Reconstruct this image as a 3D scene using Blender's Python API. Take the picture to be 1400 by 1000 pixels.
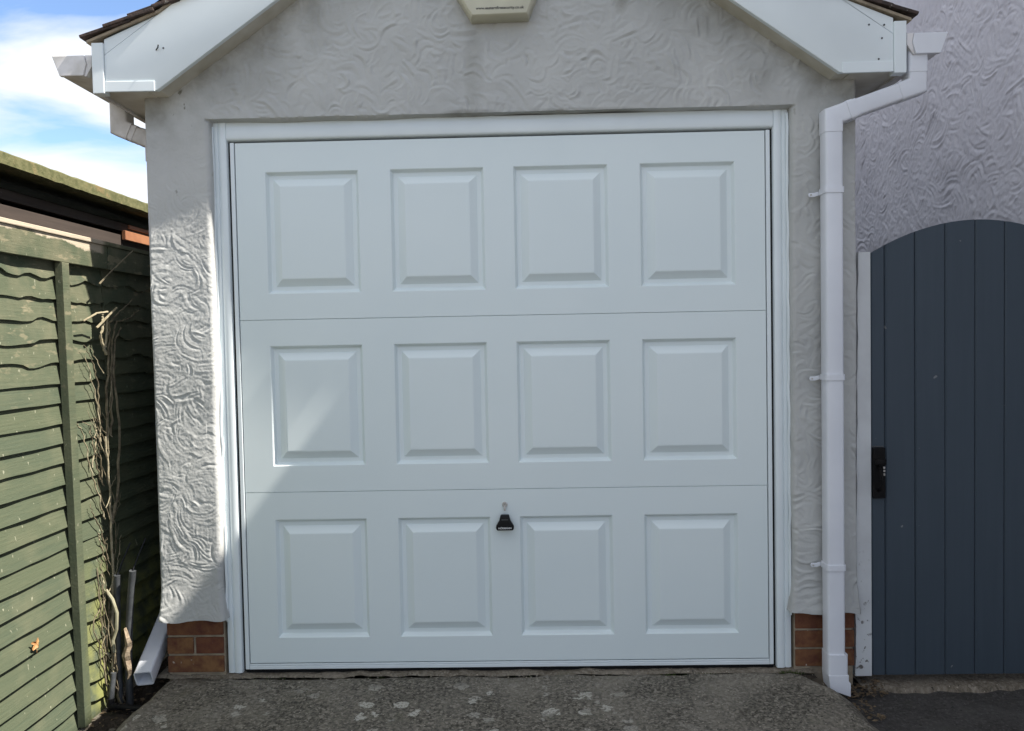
import bpy, bmesh, math, random
import numpy as np
from mathutils import Vector, Matrix

for o in list(bpy.data.objects):
    bpy.data.objects.remove(o, do_unlink=True)
scene = bpy.context.scene
COL = scene.collection
rnd = random.Random(7)

# ------------------------------------------------------------------ camera
CAM_POS = Vector((0.1026, -3.0131, 1.2969))
YAW, PITCH, ROLL = math.radians(-1.2098), math.radians(-1.8782), math.radians(-1.0885)
cam_d = bpy.data.cameras.new('camera')
cam_d.sensor_fit = 'HORIZONTAL'; cam_d.sensor_width = 36.0; cam_d.lens = 27.0
cam_d.clip_start = 0.05; cam_d.clip_end = 2000
cam = bpy.data.objects.new('camera', cam_d); COL.objects.link(cam)
f = Vector((math.sin(YAW)*math.cos(PITCH), math.cos(YAW)*math.cos(PITCH), math.sin(PITCH)))
r = Vector((math.cos(YAW), -math.sin(YAW), 0)); u = r.cross(f)
r2 = r*math.cos(ROLL)+u*math.sin(ROLL); u2 = u*math.cos(ROLL)-r*math.sin(ROLL)
M = Matrix((r2, u2, -f)).transposed().to_4x4(); M.translation = CAM_POS
cam.matrix_world = M
scene.camera = cam

# ------------------------------------------------------------------ sky, sun, exposure
SUN = Vector((1.0, -0.108, 1.29)).normalized()          # towards the sun
SUN_EL = math.asin(SUN.z); SUN_ROT = math.atan2(SUN.x, SUN.y)
world = bpy.data.worlds.new('World'); scene.world = world; world.use_nodes = True
nt = world.node_tree; nt.nodes.clear()
def wn(t, **k):
    n = nt.nodes.new(t)
    for a, b in k.items(): setattr(n, a, b)
    return n
L = nt.links.new
out = wn('ShaderNodeOutputWorld'); bg = wn('ShaderNodeBackground'); bg.inputs['Strength'].default_value = 0.108
sky = wn('ShaderNodeTexSky', sky_type='NISHITA', sun_disc=False)
sky.sun_elevation = SUN_EL; sky.sun_rotation = SUN_ROT; sky.air_density = 0.75; sky.dust_density = 0.0; sky.ozone_density = 2.0
tc = wn('ShaderNodeTexCoord'); sep = wn('ShaderNodeSeparateXYZ'); L(tc.outputs['Generated'], sep.inputs[0])
zz = wn('ShaderNodeMath', operation='MAXIMUM'); zz.inputs[1].default_value = 0.0; L(sep.outputs['Z'], zz.inputs[0])
za = wn('ShaderNodeMath', operation='ADD'); za.inputs[1].default_value = 0.16; L(zz.outputs[0], za.inputs[0])
dx = wn('ShaderNodeMath', operation='DIVIDE'); L(sep.outputs['X'], dx.inputs[0]); L(za.outputs[0], dx.inputs[1])
dy = wn('ShaderNodeMath', operation='DIVIDE'); L(sep.outputs['Y'], dy.inputs[0]); L(za.outputs[0], dy.inputs[1])
cmb = wn('ShaderNodeCombineXYZ'); L(dx.outputs[0], cmb.inputs[0]); L(dy.outputs[0], cmb.inputs[1]); cmb.inputs[2].default_value = 3.1
mp = wn('ShaderNodeMapping'); mp.inputs['Scale'].default_value = (1.0, 1.5, 1); mp.inputs['Rotation'].default_value = (0, 0, 0.45)
mp.inputs['Location'].default_value = (0.35, 0.2, 0)
L(cmb.outputs[0], mp.inputs[0])
nz = wn('ShaderNodeTexNoise'); nz.inputs['Scale'].default_value = 1.15; nz.inputs['Detail'].default_value = 7; nz.inputs['Roughness'].default_value = 0.52
nz.inputs['Distortion'].default_value = 0.5
L(mp.outputs[0], nz.inputs['Vector'])
rp = wn('ShaderNodeValToRGB'); rp.color_ramp.elements[0].position = 0.37; rp.color_ramp.elements[1].position = 0.53
L(nz.outputs['Fac'], rp.inputs[0])
mx = wn('ShaderNodeMix', data_type='RGBA'); L(rp.outputs[0], mx.inputs['Factor']); L(sky.outputs[0], mx.inputs['A'])
mx.inputs['B'].default_value = (3.65, 3.8, 4.05, 1)
L(mx.outputs['Result'], bg.inputs[0]); L(bg.outputs[0], out.inputs[0])

sd = bpy.data.lights.new('sun', 'SUN'); sd.energy = 4.6; sd.angle = math.radians(0.53); sd.color = (1.0, 0.94, 0.85)
sun = bpy.data.objects.new('sun', sd); COL.objects.link(sun); sun.location = SUN*30
sun.rotation_euler = SUN.to_track_quat('Z', 'Y').to_euler()
vs = scene.view_settings
vs.view_transform = 'Standard'; vs.look = 'None'; vs.gamma = 1.0; vs.use_curve_mapping = False
vs.exposure = 1.43

# ------------------------------------------------------------------ helpers
class MB:
    def __init__(s): s.v = []; s.f = []
    def add(s, vs_, fs):
        n = len(s.v); s.v += [tuple(p) for p in vs_]; s.f += [tuple(i+n for i in q) for q in fs]; return s
    def box(s, x0, x1, y0, y1, z0, z1):
        return s.add([(x0,y0,z0),(x1,y0,z0),(x1,y1,z0),(x0,y1,z0),(x0,y0,z1),(x1,y0,z1),(x1,y1,z1),(x0,y1,z1)],
                     [(0,3,2,1),(4,5,6,7),(0,1,5,4),(1,2,6,5),(2,3,7,6),(3,0,4,7)])
    def prism_y(s, pts, y0, y1):           # pts (x,z) counter-clockwise seen from -Y
        n = len(pts)
        return s.add([(x,y0,z) for x,z in pts]+[(x,y1,z) for x,z in pts],
                     [tuple(range(n)), tuple(range(2*n-1,n-1,-1))]+[(i,n+i,n+(i+1)%n,(i+1)%n) for i in range(n)])
    def prism_x(s, pts, x0, x1):           # pts (y,z)
        n = len(pts)
        return s.add([(x0,y,z) for y,z in pts]+[(x1,y,z) for y,z in pts],
                     [tuple(range(n)), tuple(range(2*n-1,n-1,-1))]+[(i,n+i,n+(i+1)%n,(i+1)%n) for i in range(n)])
    def rings(s, rings, cap=True, closed=True):
        n = len(rings[0]); vs_ = [p for rg in rings for p in rg]; fs = []
        for k in range(len(rings)-1):
            for i in range(n if closed else n-1):
                fs.append((k*n+i, k*n+(i+1)%n, (k+1)*n+(i+1)%n, (k+1)*n+i))
        if cap: fs += [tuple(range(n-1,-1,-1)), tuple(range((len(rings)-1)*n, len(rings)*n))]
        return s.add(vs_, fs)
    def tube(s, path, rad, n=7):
        P = [Vector(p) for p in path]; rg = []
        up = Vector((0.31, 0.17, 0.93)).normalized()
        for i, p in enumerate(P):
            t = (P[min(i+1,len(P)-1)]-P[max(i-1,0)]).normalized()
            a = t.cross(up)
            if a.length < 0.05: a = t.cross(Vector((1,0,0)))
            a.normalize(); b = t.cross(a)
            rr = rad[i] if isinstance(rad,(list,tuple)) else rad
            rg.append([p+(a*math.cos(2*math.pi*k/n)+b*math.sin(2*math.pi*k/n))*rr for k in range(n)])
        return s.rings(rg)
    def mesh(s, name, bevel=0, smooth=False, seg=2):
        m = bpy.data.meshes.new(name); m.from_pydata(s.v, [], s.f)
        bm = bmesh.new(); bm.from_mesh(m)
        bmesh.ops.recalc_face_normals(bm, faces=bm.faces)
        if bevel:
            es = [e for e in bm.edges if len(e.link_faces) == 2 and e.calc_face_angle(0) > 0.5]
            bmesh.ops.bevel(bm, geom=es, offset=bevel, segments=seg, profile=0.6, affect='EDGES', clamp_overlap=True)
        bm.to_mesh(m); bm.free()
        if smooth:
            m.shade_smooth()
            try: m.set_sharp_from_angle(angle=math.radians(38))
            except Exception: pass
        return m

def link(name, mesh, material=None, parent=None):
    o = bpy.data.objects.new(name, mesh); COL.objects.link(o)
    if material is not None and not mesh.materials: mesh.materials.append(material)
    if parent is not None:
        o.parent = parent
        if parent.type == 'EMPTY': o.matrix_parent_inverse = Matrix.Translation(-parent.location)
    return o
def part(name, mb, material, parent, bevel=0, smooth=False, seg=2):
    return link(name, mb.mesh(name, bevel, smooth, seg), material, parent)
def thing(name, loc, label, cat, group=None):
    o = bpy.data.objects.new(name, None); COL.objects.link(o); o.location = loc; o.empty_display_size = 0.1
    return tag(o, label, cat, group)
def tag(o, label, cat, group=None):
    o['label'] = label; o['category'] = cat
    if group: o['group'] = group
    return o
def structure(name, mesh, material):
    o = link(name, mesh, material); o['kind'] = 'structure'; return o

# ------------------------------------------------------------------ materials
def material(name, rough=0.6, spec=0.5):
    m = bpy.data.materials.new(name); m.use_nodes = True
    t = m.node_tree; b = t.nodes['Principled BSDF']; b.inputs['Roughness'].default_value = rough
    b.inputs['Specular IOR Level'].default_value = spec
    return m, t, b
def node(t, typ, **k):
    n = t.nodes.new(typ)
    for a, v in k.items():
        if a.startswith('i_'): n.inputs[a[2:].replace('_', ' ')].default_value = v
        else: setattr(n, a, v)
    return n
def pos(t, scale=(1,1,1), loc=(0,0,0), rot=(0,0,0)):
    g = node(t, 'ShaderNodeNewGeometry'); m = node(t, 'ShaderNodeMapping')
    m.inputs['Scale'].default_value = scale; m.inputs['Location'].default_value = loc; m.inputs['Rotation'].default_value = rot
    t.links.new(g.outputs['Position'], m.inputs[0]); return m.outputs[0]
def noise(t, vec, scale, detail=4, rough=0.55, dist=0.0):
    n = node(t, 'ShaderNodeTexNoise'); n.inputs['Scale'].default_value = scale; n.inputs['Detail'].default_value = detail
    n.inputs['Roughness'].default_value = rough; n.inputs['Distortion'].default_value = dist
    t.links.new(vec, n.inputs['Vector']); return n.outputs['Fac']
def ramp(t, fac, p0, p1, c0=(0,0,0,1), c1=(1,1,1,1)):
    n = node(t, 'ShaderNodeValToRGB'); e = n.color_ramp.elements
    e[0].position = p0; e[1].position = p1; e[0].color = c0; e[1].color = c1
    t.links.new(fac, n.inputs[0]); return n.outputs[0]
def mix(t, fac, a, b, mode='MIX'):
    n = node(t, 'ShaderNodeMix', data_type='RGBA', blend_type=mode)
    for s_, v in (('Factor', fac), ('A', a), ('B', b)):
        if isinstance(v, (float, int)): n.inputs[s_].default_value = v
        elif isinstance(v, tuple): n.inputs[s_].default_value = v if len(v) == 4 else v+(1,)
        else: t.links.new(v, n.inputs[s_])
    return n.outputs['Result']
def math_(t, op, a, b=None):
    n = node(t, 'ShaderNodeMath', operation=op)
    for i, v in enumerate((a, b)):
        if v is None: continue
        if isinstance(v, (float, int)): n.inputs[i].default_value = v
        else: t.links.new(v, n.inputs[i])
    return n.outputs[0]
def bump(t, b, height, strength=0.3, dist=0.004):
    n = node(t, 'ShaderNodeBump'); n.inputs['Strength'].default_value = strength; n.inputs['Distance'].default_value = dist
    t.links.new(height, n.inputs['Height']); t.links.new(n.outputs[0], b.inputs['Normal'])
def axis(t, k):
    g = node(t, 'ShaderNodeNewGeometry'); s = node(t, 'ShaderNodeSeparateXYZ'); t.links.new(g.outputs['Position'], s.inputs[0])
    return s.outputs[k]
def band(t, v, a, b):      # 0 at a, 1 at b (clamped)
    n = node(t, 'ShaderNodeMapRange'); n.inputs['From Min'].default_value = a; n.inputs['From Max'].default_value = b
    t.links.new(v, n.inputs['Value']); return n.outputs['Result']
MAT = {}
def simple(name, c0, c1, rough=0.5, scale=6, fine=80, bstr=0.15, spec=0.5, contrast=(0.35,0.65), bdist=0.002):
    m, t, b = material(name, rough, spec); p = pos(t)
    n1 = noise(t, p, scale, 3); n2 = noise(t, p, fine, 2)
    c = mix(t, ramp(t, n1, *contrast), c0, c1)
    t.links.new(c, b.inputs['Base Color'])
    
    
    if bstr > 0.055: bump(t, b, n2, bstr, bdist)
    MAT[name] = m; return m
simple('upvc', (0.75,0.81,0.83), (0.70,0.76,0.78), 0.32, 3, 60, 0.03)
simple('door_paint', (0.72,0.79,0.795), (0.69,0.765,0.775), 0.36, 1.6, 14, 0.04, bdist=0.003)
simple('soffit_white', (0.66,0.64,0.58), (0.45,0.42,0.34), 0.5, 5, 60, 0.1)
simple('pipe_white', (0.72,0.74,0.79), (0.66,0.68,0.73), 0.3, 4, 60, 0.03)
simple('old_gutter', (0.74,0.72,0.72), (0.50,0.48,0.45), 0.45, 12, 90, 0.1)
simple('black_plastic', (0.006,0.0065,0.008), (0.010,0.010,0.011), 0.4, 20, 200, 0.05, 0.2)
simple('black_iron', (0.005,0.005,0.006), (0.009,0.008,0.008), 0.55, 40, 200, 0.3, 0.15)
simple('steel', (0.55,0.53,0.50), (0.40,0.38,0.35), 0.3, 60, 300, 0.05)
simple('print_black', (0.02,0.02,0.02), (0.03,0.03,0.03), 0.6)
simple('print_white', (0.75,0.75,0.74), (0.7,0.7,0.7), 0.6)
simple('alarm_cream', (0.56,0.54,0.42), (0.45,0.43,0.33), 0.45, 5, 60, 0.05)
simple('mortar', (0.36,0.30,0.22), (0.24,0.20,0.15), 0.9, 25, 160, 0.6, 0.2, bdist=0.004)
simple('dark_void', (0.02,0.018,0.016), (0.03,0.027,0.024), 0.9, 10, 60, 0.2, 0.1)
simple('hose_grey', (0.065,0.07,0.075), (0.035,0.038,0.042), 0.45, 25, 150, 0.2)
simple('hose_ivory', (0.294,0.280,0.196), (0.210,0.196,0.126), 0.5, 30, 150, 0.2)
simple('stem_brown', (0.20,0.17,0.11), (0.08,0.065,0.045), 0.8, 40, 200, 0.6, 0.2)
simple('stem_pale', (0.341,0.304,0.211), (0.223,0.186,0.118), 0.8, 40, 200, 0.6, 0.2)
simple('bark', (0.364,0.294,0.210), (0.182,0.133,0.091), 0.85, 60, 200, 0.7, 0.2)
simple('leaf_tan', (0.434,0.231,0.091), (0.315,0.154,0.056), 0.6, 60, 200, 0.3)
simple('leaf_dead', (0.16,0.11,0.06), (0.07,0.05,0.03), 0.8, 90, 200, 0.3)
simple('moss', (0.07,0.10,0.03), (0.04,0.055,0.02), 0.9, 60, 200, 0.4, 0.1)
simple('orange_wood', (0.30,0.13,0.06), (0.22,0.09,0.045), 0.6, 12, 120, 0.3)
simple('house_roof_mat', (0.10,0.06,0.045), (0.06,0.04,0.03), 0.85, 8, 60, 0.5)
simple('ground_mat', (0.20,0.19,0.17), (0.14,0.13,0.115), 0.95, 1.5, 40, 0.5, 0.2)

def render_mat(name, c0, c1, dirt, fine, specks=0.85):
    m, t, b = material(name, 0.85, 0.25); p = pos(t)
    n1 = noise(t, p, 2.2, 6); n2 = noise(t, p, 130, 3); n3 = noise(t, p, 9, 6)
    c = mix(t, ramp(t, n1, 0.35, 0.68), c0, c1)
    spots = ramp(t, noise(t, pos(t, (1,1,0.6)), 26, 3, 0.6), 0.655, 0.70)          # algae specks
    left = math_(t, 'MULTIPLY', band(t, axis(t, 0), -1.0, -1.25), band(t, axis(t, 2), 1.7, 2.1))
    right = math_(t, 'MULTIPLY', band(t, axis(t, 0), 1.0, 1.25), band(t, axis(t, 2), 2.0, 2.3))
    amt = math_(t, 'MULTIPLY', math_(t, 'ADD', math_(t, 'ADD', left, right), 0.06), spots)
    c = mix(t, math_(t, 'MULTIPLY', amt, specks), c, dirt)
    # grime washing down from the verge
    roofd = math_(t, 'SUBTRACT', math_(t, 'ADD', axis(t, 2), math_(t, 'MULTIPLY', math_(t, 'ABSOLUTE', axis(t, 0)), 0.7)), 3.14)
    g = math_(t, 'MULTIPLY', band(t, roofd, -0.28, 0.02), ramp(t, n3, 0.35, 0.7))
    c = mix(t, math_(t, 'MULTIPLY', g, fine), c, dirt)
    if specks:
        for (sx, sz, kx, kz, amt_) in ((0.478,2.60,26,13,0.75),(-0.085,2.36,22,4.2,0.28),(-0.10,2.172,8,60,0.6),(0.30,2.17,3.2,70,0.4)):
            ex = math_(t, 'MULTIPLY', math_(t, 'SUBTRACT', axis(t, 0), sx), kx); ez = math_(t, 'MULTIPLY', math_(t, 'SUBTRACT', axis(t, 2), sz), kz)
            dd = math_(t, 'ADD', math_(t, 'MULTIPLY', ex, ex), math_(t, 'MULTIPLY', ez, ez))
            c = mix(t, math_(t, 'MULTIPLY', math_(t, 'MULTIPLY', band(t, dd, 1.0, 0.0), ramp(t, n3, 0.25, 0.6)), amt_), c, dirt)
    t.links.new(c, b.inputs['Base Color']); bump(t, b, n2, 0.45, 0.002); MAT[name] = m; return m
render_mat('render_white', (0.50,0.505,0.49), (0.41,0.415,0.405), (0.11,0.10,0.065), 0.6)
render_mat('render_house', (0.70,0.69,0.735), (0.61,0.60,0.645), (0.2,0.2,0.2), 0.0, 0.0)

def brick_mat():
    m, t, b = material('brick_red', 0.85, 0.25); p = pos(t)
    oi = node(t, 'ShaderNodeObjectInfo')
    n1 = noise(t, p, 30, 5); n2 = noise(t, p, 180, 3)
    base = mix(t, oi.outputs['Random'], (0.165,0.066,0.034), (0.225,0.118,0.052))
    c = mix(t, ramp(t, n1, 0.35, 0.7), base, (0.10,0.036,0.025))
    c = mix(t, ramp(t, noise(t, p, 45, 2), 0.70, 0.74), c, (0.45,0.40,0.34))
    t.links.new(c, b.inputs['Base Color']); bump(t, b, n2, 0.6, 0.003); MAT['brick_red'] = m
brick_mat()

def tile_mat():
    m, t, b = material('tile_brown', 0.9, 0.2); p = pos(t)
    oi = node(t, 'ShaderNodeObjectInfo')
    base = mix(t, oi.outputs['Random'], (0.065,0.048,0.042), (0.10,0.07,0.06))
    n1 = noise(t, p, 35, 5)
    c = mix(t, ramp(t, n1, 0.45, 0.7), base, (0.035,0.032,0.03))
    c = mix(t, ramp(t, noise(t, p, 55, 4), 0.64, 0.70), c, (0.34,0.32,0.28))
    t.links.new(c, b.inputs['Base Color']); bump(t, b, noise(t, p, 140, 3), 0.7, 0.003); MAT['tile_brown'] = m
tile_mat()

def drive_mat(name, dark, mid, pale, lichen, moss=0.3):
    m, t, b = material(name, 0.92, 0.25); p = pos(t, (1,1,0))
    n1 = noise(t, p, 3.5, 6); n2 = noise(t, p, 220, 2, 0.6); n3 = noise(t, p, 62, 5, 0.75)
    c = mix(t, ramp(t, n3, 0.42, 0.58), dark, mid)
    c = mix(t, math_(t, 'MULTIPLY', ramp(t, n1, 0.45, 0.7), 0.6), c, pale)
    v = node(t, 'ShaderNodeTexVoronoi', feature='F1'); v.inputs['Scale'].default_value = 120; t.links.new(p, v.inputs['Vector'])
    sp = ramp(t, v.outputs['Color'], 0.66, 0.84); c = mix(t, math_(t, 'MULTIPLY', sp, 0.75), c, pale)
    sp2 = ramp(t, noise(t, p, 95, 2), 0.68, 0.73); c = mix(t, sp2, c, tuple(x*1.9 for x in pale))
    c = mix(t, math_(t, 'MULTIPLY', ramp(t, noise(t, p, 60, 3), 0.62, 0.7), 0.8), c, (0.018,0.018,0.016))
    if lichen:
        w = node(t, 'ShaderNodeTexNoise'); w.inputs['Scale'].default_value = 40; w.inputs['Detail'].default_value = 3; t.links.new(p, w.inputs['Vector'])
        d = node(t, 'ShaderNodeVectorMath', operation='MULTIPLY_ADD'); d.inputs[1].default_value = (0.07,0.07,0); t.links.new(w.outputs['Color'], d.inputs[0]); t.links.new(p, d.inputs[2])
        v2 = node(t, 'ShaderNodeTexVoronoi', feature='F1'); v2.inputs['Scale'].default_value = 15.0; t.links.new(d.outputs[0], v2.inputs['Vector'])
        sz = node(t, 'ShaderNodeSeparateColor'); t.links.new(v2.outputs['Color'], sz.inputs[0])
        rad = math_(t, 'MULTIPLY', sz.outputs[0], 0.50)
        inn = band(t, math_(t, 'SUBTRACT', rad, v2.outputs['Distance']), 0.0, 0.05)
        patch = math_(t, 'MULTIPLY', math_(t, 'GREATER_THAN', sz.outputs[1], 0.25), math_(t, 'ADD', math_(t, 'MULTIPLY', sz.outputs[2], 0.7), 0.5))
        reg = math_(t, 'MULTIPLY', band(t, axis(t, 1), -0.08, -0.18), band(t, axis(t, 0), 0.75, 0.35))
        lf = math_(t, 'MULTIPLY', math_(t, 'MULTIPLY', inn, patch), math_(t, 'MULTIPLY', reg, ramp(t, noise(t, p, 120, 3, 0.7), 0.38, 0.50)))
        c = mix(t, math_(t, 'MULTIPLY', lf, 0.85), c, (0.46,0.44,0.385))
    c = mix(t, math_(t, 'MULTIPLY', ramp(t, noise(t, p, 7, 5), 0.58, 0.7), moss), c, (0.035,0.04,0.015))
    t.links.new(c, b.inputs['Base Color'])
    h = math_(t, 'ADD', math_(t, 'MULTIPLY', n2, 0.6), n3)
    bump(t, b, h, 0.75, 0.006); MAT[name] = m
drive_mat('drive_concrete', (0.050,0.045,0.036), (0.180,0.162,0.132), (0.29,0.26,0.215), True)
drive_mat('threshold_concrete', (0.11,0.092,0.068), (0.20,0.172,0.135), (0.27,0.235,0.19), False)
drive_mat('asphalt', (0.042,0.039,0.036), (0.066,0.061,0.057), (0.10,0.095,0.09), False, 0.2)
drive_mat('soil', (0.025,0.02,0.015), (0.05,0.04,0.03), (0.08,0.065,0.05), False, 0.4)
drive_mat('gravel_board', (0.22,0.195,0.15), (0.30,0.27,0.21), (0.36,0.32,0.26), False, 0.3)

def fence_mat(name, worn):
    m, t, b = material(name, 0.75, 0.3)
    p = pos(t); g = pos(t, (1, 0.06, 1)); n1 = noise(t, g, 110, 5, 0.7); n2 = noise(t, p, 5, 6); z = axis(t, 2); y = axis(t, 1)
    oi = node(t, 'ShaderNodeObjectInfo')
    base = mix(t, oi.outputs['Random'], (0.066,0.080,0.047), (0.055,0.072,0.046))
    c = mix(t, math_(t, 'MULTIPLY', ramp(t, n1, 0.35, 0.7), 0.6), base, (0.088,0.097,0.058))
    c = mix(t, math_(t, 'MULTIPLY', ramp(t, n2, 0.5, 0.7), 0.55), c, (0.12,0.122,0.075))
    fade = math_(t, 'MULTIPLY', band(t, z, 1.0, 1.6), ramp(t, noise(t, p, 9, 5), 0.42, 0.62))      # weathered upper boards
    c = mix(t, math_(t, 'MULTIPLY', fade, 0.55), c, (0.155,0.145,0.092))
    spk = ramp(t, noise(t, pos(t, (1,1,0.45)), 70, 2), 0.70, 0.74)
    c = mix(t, math_(t, 'MULTIPLY', spk, 0.8), c, (0.26,0.26,0.19))
    alg = math_(t, 'MULTIPLY', math_(t, 'MULTIPLY', band(t, z, 0.55, 0.15), band(t, y, -0.26, -0.08)), ramp(t, noise(t, p, 14, 5), 0.38, 0.6))
    c = mix(t, math_(t, 'MULTIPLY', alg, 0.85), c, (0.22,0.225,0.065))
    bare = math_(t, 'MULTIPLY', ramp(t, noise(t, pos(t, (1,0.35,1)), 30, 4), 0.60, 0.66), band(t, z, 1.0, 1.45))
    c = mix(t, math_(t, 'MULTIPLY', bare, 0.5), c, (0.27,0.23,0.15))
    if worn:
        wz = math_(t, 'ADD', z, math_(t, 'MULTIPLY', noise(t, pos(t, (1,0.6,1)), 22, 5, 0.65), 0.06))
        wz = math_(t, 'ADD', wz, math_(t, 'MULTIPLY', band(t, y, -0.4, -0.03), 0.022))
        c = mix(t, math_(t, 'MULTIPLY', band(t, wz, 1.722, 1.730), band(t, y, 0.03, 0.0)), c, (0.40,0.34,0.26))  # worn cream cut off where the shadow starts, shade put into the colour
    t.links.new(c, b.inputs['Base Color']); bump(t, b, math_(t, 'ADD', n1, math_(t, 'MULTIPLY', noise(t, p, 150, 3), 0.4)), 0.7, 0.003); MAT[name] = m
fence_mat('fence_green', False); fence_mat('fence_rail', True)

def grain_mat(name, c0, c1, scale, rough, along):
    m, t, b = material(name, rough, 0.35); p = pos(t, along); n1 = noise(t, p, scale, 5, 0.6); n2 = noise(t, pos(t), 4, 5)
    c = mix(t, ramp(t, n1, 0.3, 0.7), c0, c1); c = mix(t, math_(t, 'MULTIPLY', ramp(t, n2, 0.4, 0.7), 0.4), c, c1)
    sp = ramp(t, noise(t, pos(t), 30, 1), 0.775, 0.785)
    c = mix(t, math_(t, 'MULTIPLY', sp, 0.5), c, (0.3,0.3,0.3)); t.links.new(c, b.inputs['Base Color']); bump(t, b, n1, 0.2, 0.001); MAT[name] = m
grain_mat('gate_slate', (0.051,0.069,0.090), (0.045,0.062,0.081), 40, 0.5, (1,1,0.05))
grain_mat('shed_wood', (0.062,0.047,0.039), (0.040,0.030,0.025), 40, 0.85, (1,0.06,1))
def post_mat():
    m, t, b = material('post_white', 0.55, 0.4); p = pos(t)
    c = mix(t, ramp(t, noise(t, p, 5, 5), 0.4, 0.7), (0.60,0.62,0.63), (0.50,0.51,0.52))
    ch = math_(t, 'MULTIPLY', ramp(t, noise(t, p, 38, 4), 0.62, 0.66), band(t, axis(t, 2), 0.5, 0.1))
    c = mix(t, ch, c, (0.13,0.12,0.11)); t.links.new(c, b.inputs['Base Color']); bump(t, b, noise(t, p, 90, 3), 0.2, 0.002); MAT['post_white'] = m
post_mat()
def moss_roof():
    m, t, b = material('mossy_felt', 0.95, 0.1); p = pos(t); n1 = noise(t, p, 30, 6, 0.65)
    c = mix(t, ramp(t, n1, 0.35, 0.65), (0.08,0.085,0.040), (0.14,0.135,0.07)); c = mix(t, ramp(t, noise(t, p, 12, 4), 0.58, 0.7), c, (0.19,0.145,0.075))
    t.links.new(c, b.inputs['Base Color']); bump(t, b, n1, 0.8, 0.008); MAT['mossy_felt'] = m
moss_roof()

# ------------------------------------------------------------------ height fields (trowelled render, ground relief)
class Field:
    def __init__(s, x0, x1, z0, z1, res, seed):
        s.x0, s.z0, s.res = x0, z0, res; s.nx = int((x1-x0)/res)+2; s.nz = int((z1-z0)/res)+2
        s.rng = np.random.default_rng(seed); s.H = np.zeros((s.nx, s.nz), np.float32)
    def smooth_noise(s, lx, lz):
        w = s.rng.standard_normal((s.nx, s.nz)); F = np.fft.rfft2(w)
        kx = np.fft.fftfreq(s.nx, s.res)[:, None]; kz = np.fft.rfftfreq(s.nz, s.res)[None, :]
        F *= np.exp(-2*(math.pi**2)*((kx*lx)**2+(kz*lz)**2)*0.5); n = np.fft.irfft2(F, s=(s.nx, s.nz)); return (n/n.std()).astype(np.float32)
    def strokes(s, n, region, width, length, pitch, amp, angles=(0, math.pi)):
        R = s.rng
        for i in range(n):
            cx = R.uniform(region[0], region[1]); cz = R.uniform(region[2], region[3])
            wd = R.uniform(*width); ln = R.uniform(*length); th = R.uniform(*angles); cur = R.uniform(-1, 1)*3.2/ln*0.35
            rad = math.hypot(wd, ln)*1.15
            i0 = max(0, int((cx-rad-s.x0)/s.res)); i1 = min(s.nx, int((cx+rad-s.x0)/s.res)+1)
            j0 = max(0, int((cz-rad-s.z0)/s.res)); j1 = min(s.nz, int((cz+rad-s.z0)/s.res)+1)
            if i1-i0 < 3 or j1-j0 < 3: continue
            X = (s.x0+np.arange(i0, i1)*s.res-cx)[:, None]; Z = (s.z0+np.arange(j0, j1)*s.res-cz)[None, :]
            U = X*math.cos(th)+Z*math.sin(th); W = -X*math.sin(th)+Z*math.cos(th)
            W = W+cur*U*U
            fan = 1+R.uniform(-0.5, 0.5)*U/ln
            k = int(2*rad/pitch)+8; kn = R.standard_normal(k)
            W2 = W*fan
            q = (W2+rad*1.4)/(2.8*rad)*(k-1); q = np.clip(q, 0, k-1.001); a = np.floor(q).astype(int); tt = q-a; tt = tt*tt*(3-2*tt)
            rid = kn[a]*(1-tt)+kn[a+1]*tt
            rid = rid*(0.75+0.25*np.sin(U/ln*R.uniform(2, 6)+R.uniform(0, 6)))
            e = np.clip(1.0-np.abs(W)/wd, 0, 1)*np.clip(1.0-np.abs(U)/ln, 0, 1); e = np.clip(e*3.0, 0, 1); e = e*e*(3-2*e)
            lip = R.uniform(-0.2, 1.1)*np.exp(-((U/ln-0.55)/0.14)**2)
            sub = s.H[i0:i1, j0:j1]
            s.H[i0:i1, j0:j1] = sub*(1-0.85*e)+e*(amp*(rid+lip)*R.uniform(0.55, 1.25))
    def sample(s, X, Z):
        a = np.clip((X-s.x0)/s.res, 0, s.nx-1.001); b = np.clip((Z-s.z0)/s.res, 0, s.nz-1.001)
        i = np.floor(a).astype(int); j = np.floor(b).astype(int); p = a-i; q = b-j; H = s.H
        return H[i,j]*(1-p)*(1-q)+H[i+1,j]*p*(1-q)+H[i,j+1]*(1-p)*q+H[i+1,j+1]*p*q

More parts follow.
